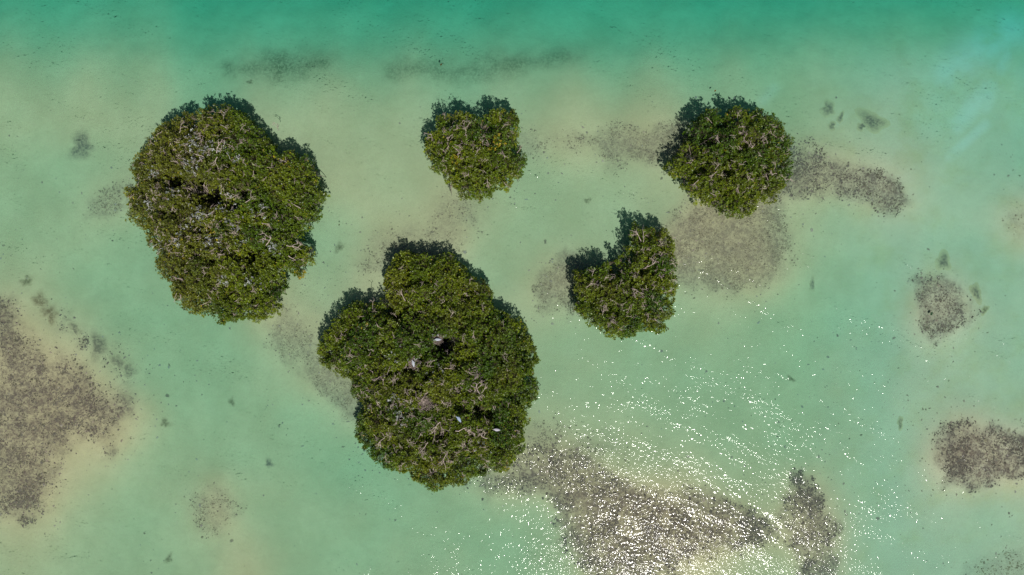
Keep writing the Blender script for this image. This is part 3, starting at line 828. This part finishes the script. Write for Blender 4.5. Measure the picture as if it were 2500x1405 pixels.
NAMED_BRANCH = {   # the big bare boughs one can pick out: x, y, heading (deg, map), length px
 'south': [(1165,905,245,26),(1085,900,10,30),(1135,905,300,22),(1172,962,150,40),(1175,960,20,24),(1075,1030,200,44),(1075,1032,285,34),(1112,1052,300,44),(1045,1080,230,40),(1090,1108,215,34),(1190,1070,180,34),(1150,940,250,24),(940,1068,200,30),(1078,985,60,26),(1030,975,20,30),(990,735,90,34),(1020,760,0,22),(910,755,100,28),(1100,775,45,22),(845,870,0,28),(1062,880,190,26),(945,915,60,24),(930,920,190,26),(1150,1070,200,20),(1010,840,330,20)],
 'west': [(530,375,70,36),(545,390,220,30),(500,385,150,34),(545,290,70,28),(680,320,80,28),(575,480,240,30),(735,510,160,34),(650,600,20,46),(700,600,330,40),(440,325,60,30),(410,600,30,30),(600,495,10,30),(705,625,340,36),(560,620,40,30),(640,545,330,24)],
 'north': [(1140,300,120,24),(1140,312,60,20),(1105,330,190,28),(1145,425,240,24),(1262,375,30,24),(1230,445,300,20),(1187,320,70,18),(1055,345,60,30),(1085,290,80,16)],
 'northeast': [(1690,372,150,24),(1745,415,50,22),(1750,420,190,24),(1820,395,150,20),(1895,425,120,28),(1915,440,0,24),(1755,350,100,20),(1800,290,90,20),(1705,440,210,24),(1815,335,280,20),(1860,460,310,20)],
 'east': [(1565,590,110,36),(1570,592,60,34),(1578,652,20,34),(1545,705,320,32),(1445,675,70,20),(1430,702,10,26),(1525,670,80,18),(1650,580,230,20),(1620,715,350,22),(1500,680,60,20),(1470,770,60,24),(1520,705,270,18)],
}

islet_roots = {}
for key, can in CAN.items():
    I = can.I
    cen = can.poly.mean(0)
    root = link('mangrove_islet', None, loc=(cen[0], cen[1], 0))
    tag(root, I['lab'], 'mangroves', 'mangrove islets in the lagoon')
    islet_roots[key] = root
    off = np.array([cen[0], cen[1], 0.0])
    # --- rosette positions over the canopy shell
    area = can.inside.sum() * can.res ** 2
    n = int(area * 135)
    ii_ = np.argwhere(can.inside)
    pick = ii_[rng.integers(0, len(ii_), n)]
    i, j = pick[:, 0], pick[:, 1]
    x = can.X[i, j] + rng.uniform(-.5, .5, n) * can.res
    y = can.Y[i, j] + rng.uniform(-.5, .5, n) * can.res
    h = can.H[i, j]; sd = can.sd[i, j]
    dep = rng.exponential(0.42, n)
    deep = rng.random(n) < 0.30                      # inner foliage below the canopy skin
    z = np.where(deep, h - rng.uniform(0.5, 2.2, n), h - dep)
    # skirts: crown sides hang towards the water
    sk = (sd < 0.9) & (rng.random(n) < 0.5)
    z = np.where(sk, rng.uniform(0.45, 1, n) * np.maximum(h, 0.9), z)
    hole_d = 1.0 - np.clip(can.hole[i, j] / 2.2, 0, 0.82)
    dens = hole_d.copy()
    clump = VN.fbm(x, y, 0.42, 2)
    dens *= np.clip(0.42 + (clump - 0.38) * 4.0, 0.16, 1.0)
    # lacy rim: here and there the outermost sprays stand apart
    lace = np.clip((VN2.fbm(x, y, 0.5, 2) - 0.40) * 7, 0.12, 1)
    dens = np.where(sd < 0.45, np.maximum(dens, 0.75) * lace, dens)
    dens = np.where(deep & ~sk, 0.9 * hole_d, dens)
    keep = (rng.random(n) < dens) & (z > 0.25)
    deep = deep[keep]
    x, y, z, i, j, h = x[keep], y[keep], z[keep], i[keep], j[keep], h[keep]
    n = len(x)
    lab = can.lab[i, j]
    nrm = np.stack([-can.gx[i, j], -can.gy[i, j], np.ones(n)], 1)
    nrm[:, :2] = np.clip(nrm[:, :2], -1.3, 1.3) * 0.55
    A = nrm * 0.7 + rng.normal(0, 0.42, (n, 3)) + np.array([0, 0, 0.45])
    A /= np.linalg.norm(A, axis=1, keepdims=True)
    # leaf colour: living green, more olive on exposed western crowns, whitened where birds roost
    cn = len(can.C)
    crown_mix = rng.random(cn)
    g1 = np.array([0.050, 0.108, 0.003]); g2 = np.array([0.140, 0.182, 0.004]); g3 = np.array([0.140, 0.134, 0.014])
    t = np.clip(0.75 * crown_mix[lab] + 1.0 * (VN.fbm(x, y, 2.2, 3) - 0.38), 0, 1)[:, None]
    colr = g1 * (1 - t) + g2 * t
    if key == 'west':
        ol = np.clip(((cen[0] + 1.5) - x) / 7.0 + 0.9 * (VN2.fbm(x, y, 2.5, 3) - 0.5), 0, 0.55)[:, None]
    else:
        ol = (np.clip(VN2.fbm(x, y, 2.5, 3) - 0.52, 0, 0.4) * 1.6)[:, None]
    colr = colr * (1 - ol) + g3 * ol
    colr = colr * rng.uniform(0.62, 1.45, (n, 1))
    for (yx, yy_, yr, ys) in YELLOW:
        e_ = np.exp(-((x - wx(yx, 3)) ** 2 + (y - wy(yy_, 3)) ** 2) / (yr / PPM) ** 2)
        ym = (rng.random(n) < ys * e_)[:, None]
        colr = np.where(ym, np.array([0.40, 0.33, 0.012]) * rng.uniform(.6, 1.15, (n, 1)), colr)
    gu = guano_at(x, y) * np.clip(1.3 - (h - z) / 0.5, 0, 1)
    gm = (rng.random(n) < gu * 0.75)[:, None]
    colr = np.where(gm, np.array([0.46, 0.48, 0.47]) * rng.uniform(0.45, 1.25, (n, 1)), colr)
    size = np.where(deep, rng.uniform(0.17, 0.22, n), rng.uniform(0.095, 0.15, n))
    P = np.stack([x, y, z], 1)
    for c in range(cn):
        s_ = lab == c
        if s_.sum() < 6: continue
        cr = link('crown', leaf_mesh(P[s_] - off, A[s_], 8, 'crown', colr[s_], size[s_]), root)
        cr['kind'] = 'stuff'
        # twigs carrying the rosettes
        pp = P[s_]; aa = A[s_]
        low = np.array([can.C[c, 0], can.C[c, 1], max(0.5, float(np.median(pp[:, 2])) - 1.0)])
        m1 = pp - aa * rng.uniform(0.16, 0.34, (len(pp), 1)) + rng.normal(0, .05, (len(pp), 3))
        m2 = m1 + (low - m1) * 0.32 + rng.normal(0, .05, (len(pp), 3))
        pts = np.stack([pp, m1, m2], 1)
        rd = np.array([0.005, 0.008, 0.012])
        tdir = m2 - pp; tdir /= np.linalg.norm(tdir, axis=1, keepdims=True) + 1e-9
        uu = np.cross(tdir, np.array([0.3, 0.5, 0.8])); uu /= np.linalg.norm(uu, axis=1, keepdims=True) + 1e-9
        ww = np.cross(tdir, uu)
        ang = np.arange(3) * 2.094
        ring = pts[:, :, None] + rd[None, :, None, None] * (np.cos(ang)[None, None, :, None] * uu[:, None, None] + np.sin(ang)[None, None, :, None] * ww[:, None, None])
        TV = ring.reshape(-1, 3) - off
        b = (np.arange(len(pp)) * 9)[:, None]
        f = np.array([(r * 3 + q_, r * 3 + (q_ + 1) % 3, (r + 1) * 3 + (q_ + 1) % 3, (r + 1) * 3 + q_) for r in range(2) for q_ in range(3)])
        TF = (b[:, None] + f[None]).reshape(-1, 4)
        tw = link('twig', mesh_np('twig', TV, TF, M_TWIG), cr)
        tw['kind'] = 'stuff'
        # trunk with limbs, and stilt roots
        cx, cy, cd = can.C[c]
        gz = float(seabed_z(np.array([cx]), np.array([cy]))[0])
        zt = max(0.9, float(np.percentile(pp[:, 2], 60)) - 0.7)
        T = Tubes()
        lean = rng.normal(0, .25, 2)
        foot = np.array([cx - lean[0], cy - lean[1], 0.55]); head = np.array([cx, cy, zt])
        T.add(limb(foot, head, 5, 0.06), np.linspace(0.085, 0.05, 5), 6)
        for q_ in range(6):
            e = pp[rng.integers(0, len(pp))]
            st = foot + (head - foot) * rng.uniform(0.45, 1.0)
            T.add(limb(st, e - np.array([0, 0, 0.1]), 5, 0.08), np.linspace(0.042, 0.016, 5), 5)
        T.V = [v - off for v in T.V]
        link('trunk', T.mesh('trunk', M_BARK), root)
        T = Tubes()
        for q_ in range(6):
            a = rng.uniform(0, 6.28); r_ = rng.uniform(0.5, 1.1) * min(1.0, 0.35 + 0.4 * cd)
            e = np.array([foot[0] + math.cos(a) * r_, foot[1] + math.sin(a) * r_, gz - 0.08])
            T.add(arc(foot + np.array([0, 0, rng.uniform(0, .5)]), e, 0.35), np.linspace(0.035, 0.022, 7), 5)
        T.V = [v - off for v in T.V]
        sr = link('stilt_root', T.mesh('stilt_root', M_BARK), root)
        sr['kind'] = 'stuff'
    # --- bare branches lying in the canopy top
    spots = []
    for (bx, by, hd, ln) in NAMED_BRANCH[key]:
        a, b_, zz = can.at_px(bx, by)
        spots.append((a, b_, R(hd), ln / PPM / 0.95, 1.0))
    tries = 0
    while len(spots) < I['bare'] and tries < 8000:
        tries += 1
        k_ = rng.integers(0, len(ii_))
        i1, j1 = ii_[k_]
        if can.sd[i1, j1] < 0.75 or can.hole[i1, j1] > 1.4: continue
        a, b_ = can.X[i1, j1], can.Y[i1, j1]
        w = 0.35
        if key == 'south':
            w = 0.9 if b_ < wy(880) else 0.25
            if a > wx(1190) or b_ < wy(1120): w *= 0.25
        if key == 'west':
            w = (0.9 if wy(330) > b_ > wy(640) else 0.45) if a < wx(620) else 0.28
        if rng.random() > w: continue
        hd = math.atan2(-can.gy[i1, j1], -can.gx[i1, j1]) + rng.normal(0, 1.0)
        spots.append((a, b_, hd, rng.uniform(0.30, 0.80), 0.0))
    for (a, b_, hd, ln, nm) in spots:
        i1, j1 = can.idx(a, b_)
        zz = float(can.H[i1, j1])
        g = float(guano_at(np.array([a]), np.array([b_]))[0])
        white = rng.random() < g * 1.1 and ln < 0.8
        d_ = (BAREW if white else BARE)
        o = link('bare_branch', d_[rng.integers(0, len(d_))], root)
        gxx = float(np.clip(can.gx[i1, j1], -.7, .7)); gyy = float(np.clip(can.gy[i1, j1], -.7, .7))
        nn = Vector((-gxx, -gyy, 1)).normalized()
        xx = Vector((math.cos(hd), math.sin(hd), 0)); xx = (xx - nn * xx.dot(nn)).normalized()
        yy = nn.cross(xx)
        from mathutils import Matrix
        o.rotation_euler = Matrix((xx, yy, nn)).transposed().to_euler()
        s_ = ln / 1.0 if nm else ln
        o.scale = (s_, s_, s_)
        o.location = (a - cen[0], b_ - cen[1], zz + (0.10 if nm else 0.03))

# ------------------------------------------------------------------ nests and birds on the largest islet
canS = CAN['south']

def nest(x, y, rad, lab):
    a, b, z = canS.at_px(x, y)
    r_ = np.random.default_rng(int(x))
    root = tag(link('bird_nest', None, loc=(a, b, z)), lab, 'nest', 'stick nests on the largest islet')
    T = Tubes()
    for k in range(150):
        t = r_.uniform(0, 6.283)
        rr_ = rad * math.sqrt(r_.uniform(0.08, 1.0)) * r_.uniform(0.85, 1.25)
        zz = 0.02 + 0.16 * (rr_ / rad) ** 2 + r_.normal(0, .03)
        c = np.array([math.cos(t) * rr_, math.sin(t) * rr_, zz])
        d = t + math.pi / 2 + r_.normal(0, .6)
        L_ = r_.uniform(0.08, 0.30)
        v = np.array([math.cos(d), math.sin(d), r_.normal(0, .18)]) * L_
        T.add([c - v, c + r_.normal(0, .015, 3), c + v], [0.011, 0.012, 0.006], 4)
    o = link('stick_bowl', T.mesh('stick_bowl', M_NEST), root); o['kind'] = 'stuff'
    # matted bowl
    n = 18; m = 6
    V = []; F = []
    for q_ in range(m):
        rr_ = rad * 0.62 * q_ / (m - 1)
        for k in range(n):
            t = k / n * 6.283
            V.append((math.cos(t) * rr_ * r_.uniform(.9, 1.1), math.sin(t) * rr_ * r_.uniform(.9, 1.1), -0.04 + 0.15 * (rr_ / rad) ** 2))
    for q_ in range(m - 1):
        for k in range(n):
            F.append((q_ * n + k, q_ * n + (k + 1) % n, (q_ + 1) * n + (k + 1) % n, (q_ + 1) * n + k))
    link('lining', mesh_np('lining', np.array(V), np.array(F), M_BARK, smooth=True), root)
    return a, b, z

def heron(loc, heading, lab, size=1.0, col=(0.42, 0.44, 0.47), bent=0.0, perched=False):
    root = tag(link('heron', None, loc=loc), lab, 'bird', 'herons on the largest islet')
    root.rotation_euler = (0, 0, heading)
    root.scale = (size,) * 3
    # tail -> back -> breast -> folded neck -> head: one loft, +x is forward
    st = [(-.36, 0, .16, .012, .05), (-.30, 0, .165, .022, .060), (-.18, 0, .18, .070, .085), (-.05, 0, .19, .105, .110), (.08, 0, .20, .100, .112),
          (.17, .01, .22, .065, .085), (.215, .03, .27, .034, .045), (.205, .04, .33, .026, .030), (.235, .035, .37, .028, .030), (.28, .03, .385, .034, .032), (.325, .03, .38, .022, .020), (.35, .03, .375, .008, .008)]
    n = 12; V = []; F = []; C = []
    for q_, (x, y, z, hh, ww) in enumerate(st):
        for k in range(n):
            t = k / n * 6.283
            V.append((x, y + bent * max(0, x) * .5 + math.cos(t) * ww, z + math.sin(t) * hh))
            C.append(col)
    for q_ in range(len(st) - 1):
        for k in range(n):
            F.append((q_ * n + k, q_ * n + (k + 1) % n, (q_ + 1) * n + (k + 1) % n, (q_ + 1) * n + k))
    V.append((-.38, 0, .16)); C.append(col); V.append((.36, .03 + bent * .18, .375)); C.append(col)
    e = len(st) - 1
    F4 = [f for f in F] + [(len(V) - 2, (k + 1) % n, k, k) for k in range(n)] + [(len(V) - 1, e * n + k, e * n + (k + 1) % n, e * n + (k + 1) % n) for k in range(n)]
    me = bpy.data.meshes.new('body')
    me.from_pydata(V, [], [tuple(dict.fromkeys(f)) for f in F4])
    at = me.attributes.new('Col', 'FLOAT_COLOR', 'POINT')
    at.data.foreach_set('color', np.concatenate([np.array(C), np.ones((len(C), 1))], 1).astype(np.float32).ravel())
    for p_ in me.polygons: p_.use_smooth = True
    me.materials.append(M_BIRD)
    link('body', me, root)
    for s_ in (-1, 1):                      # folded wings along the back
        wv = []; wf = []
        prof = [(.13, .07, .275, .015), (.08, .105, .27, .04), (-.05, .115, .255, .055), (-.18, .09, .225, .045), (-.30, .045, .19, .028), (-.37, .02, .175, .008)]
        for (x, y, z, w_) in prof:
            wv += [(x, s_ * (y + .012), z - w_ * 1.6), (x, s_ * (y + .014), z - w_ * .3), (x, s_ * max(.006, y - w_), z + .018), (x, s_ * max(.004, y - w_ * 1.6), z + .004)]
        for q_ in range(len(prof) - 1):
            for k in range(3):
                f = (q_ * 4 + k, q_ * 4 + k + 1, q_ * 4 + 5 + k, q_ * 4 + 4 + k)
                wf.append(f if s_ > 0 else f[::-1])
        link('wing', mesh_np('wing', np.array(wv), np.array(wf), M_BIRD, col=np.array([(col[0] * .92, col[1] * .95, col[2] * 1.0)] * len(wv)), smooth=True), root)
    T = Tubes(); T.add([(.345, .03 + bent * .17, .376), (.41, .03 + bent * .2, .368), (.475, .03 + bent * .23, .360)], [.011, .007, .002], 6, col=(.55, .42, .12))
    link('bill', T.mesh('bill', M_BIRD), root)
    for s_ in (-1, 1):
        T = Tubes(); lo = -.25 if perched else .03
        T.add([(-.02, s_ * .04, .12), (0.0, s_ * .045, (.12 + lo) / 2), (-.02, s_ * .045, lo)], [.010, .007, .008], 6, col=(.10, .09, .07))
        link('leg', T.mesh('leg', M_BIRD), root)
    return root

a, b, z = nest(1068, 829, 0.38, 'stick nest with a crosswise pale bird, beside the dark canopy gap')
heron((a, b, z + .06), R(180), 'pale grey bird lying crosswise in the nest by the dark gap', 0.92)
a, b, z = nest(1010, 886, 0.40, 'stick nest with a lengthwise pale bird, left of the canopy centre')
heron((a, b, z + .06), R(98), 'pale grey bird lying lengthwise in the nest left of centre', 0.92)
nest(1036, 985, 0.60, 'widest stick nest, empty, in the middle of the largest islet')
a, b, z = canS.at_px(1121, 1020)
heron((a, b, z + .26), R(120), 'bluish grey bird perched alone right of the empty nest', 0.95, (.30, .36, .46), 0.3, True)
a, b, z = canS.at_px(1212, 1047)
heron((a, b, z + .26), R(172), 'whitish bird perched near the right rim of the largest islet', 0.9, (.46, .43, .46), -0.3, True)

# ------------------------------------------------------------------ fallen leaves adrift on the water
def float_leaf(x, y, ang, L_, col, lab):
    t = np.linspace(0, 1, 9)
    w = 0.30 * np.sin(np.pi * t ** 0.85) ** 0.8
    V = []; F = []
    for k, tt in enumerate(t):
        zc = 0.012 + 0.02 * (tt - .5) ** 2
        for s_ in (-1, 0, 1):
            V.append(((tt - .5) * L_, s_ * w[k] * L_, zc + (0.03 * L_ if s_ else 0)))
    for k in range(8):
        for q_ in range(2):
            F.append((k * 3 + q_, k * 3 + 3 + q_, k * 3 + 4 + q_, k * 3 + 1 + q_))
    o = tag(link('floating_leaf', None, loc=(float(wx(x)), float(wy(y)), 0)), lab, 'leaf', 'fallen leaves adrift')
    o.rotation_euler = (0, 0, ang)
    link('blade', mesh_np('blade', np.array(V), np.array(F), M_FLOAT, col=np.array([col] * len(V)), smooth=True), o)
    T = Tubes(); T.add([(-.5 * L_, 0, .014), (-.62 * L_, .02 * L_, .014), (-.72 * L_, .05 * L_, .012)], [.006, .005, .005], 5, col=np.array(col) * .8)
    link('stalk', T.mesh('stalk', M_FLOAT), o)
float_leaf(1077, 158, R(60), 0.24, (.055, .035, .004), 'dark brown leaf adrift on deep water above the top centre islet')
float_leaf(1746, 222, R(40), 0.22, (.10, .055, .004), 'brown leaf adrift above the upper right islet')
float_leaf(828, 549, R(85), 0.17, (.030, .022, .006), 'small dark leaf adrift between the left islet and the centre')
float_leaf(2274, 766, R(65), 0.36, (.020, .055, .020), 'green leaf afloat over the triangular weed patch')
float_leaf(1284, 784, R(100), 0.16, (.06, .02, .012), 'tiny reddish leaf adrift right of the largest islet')
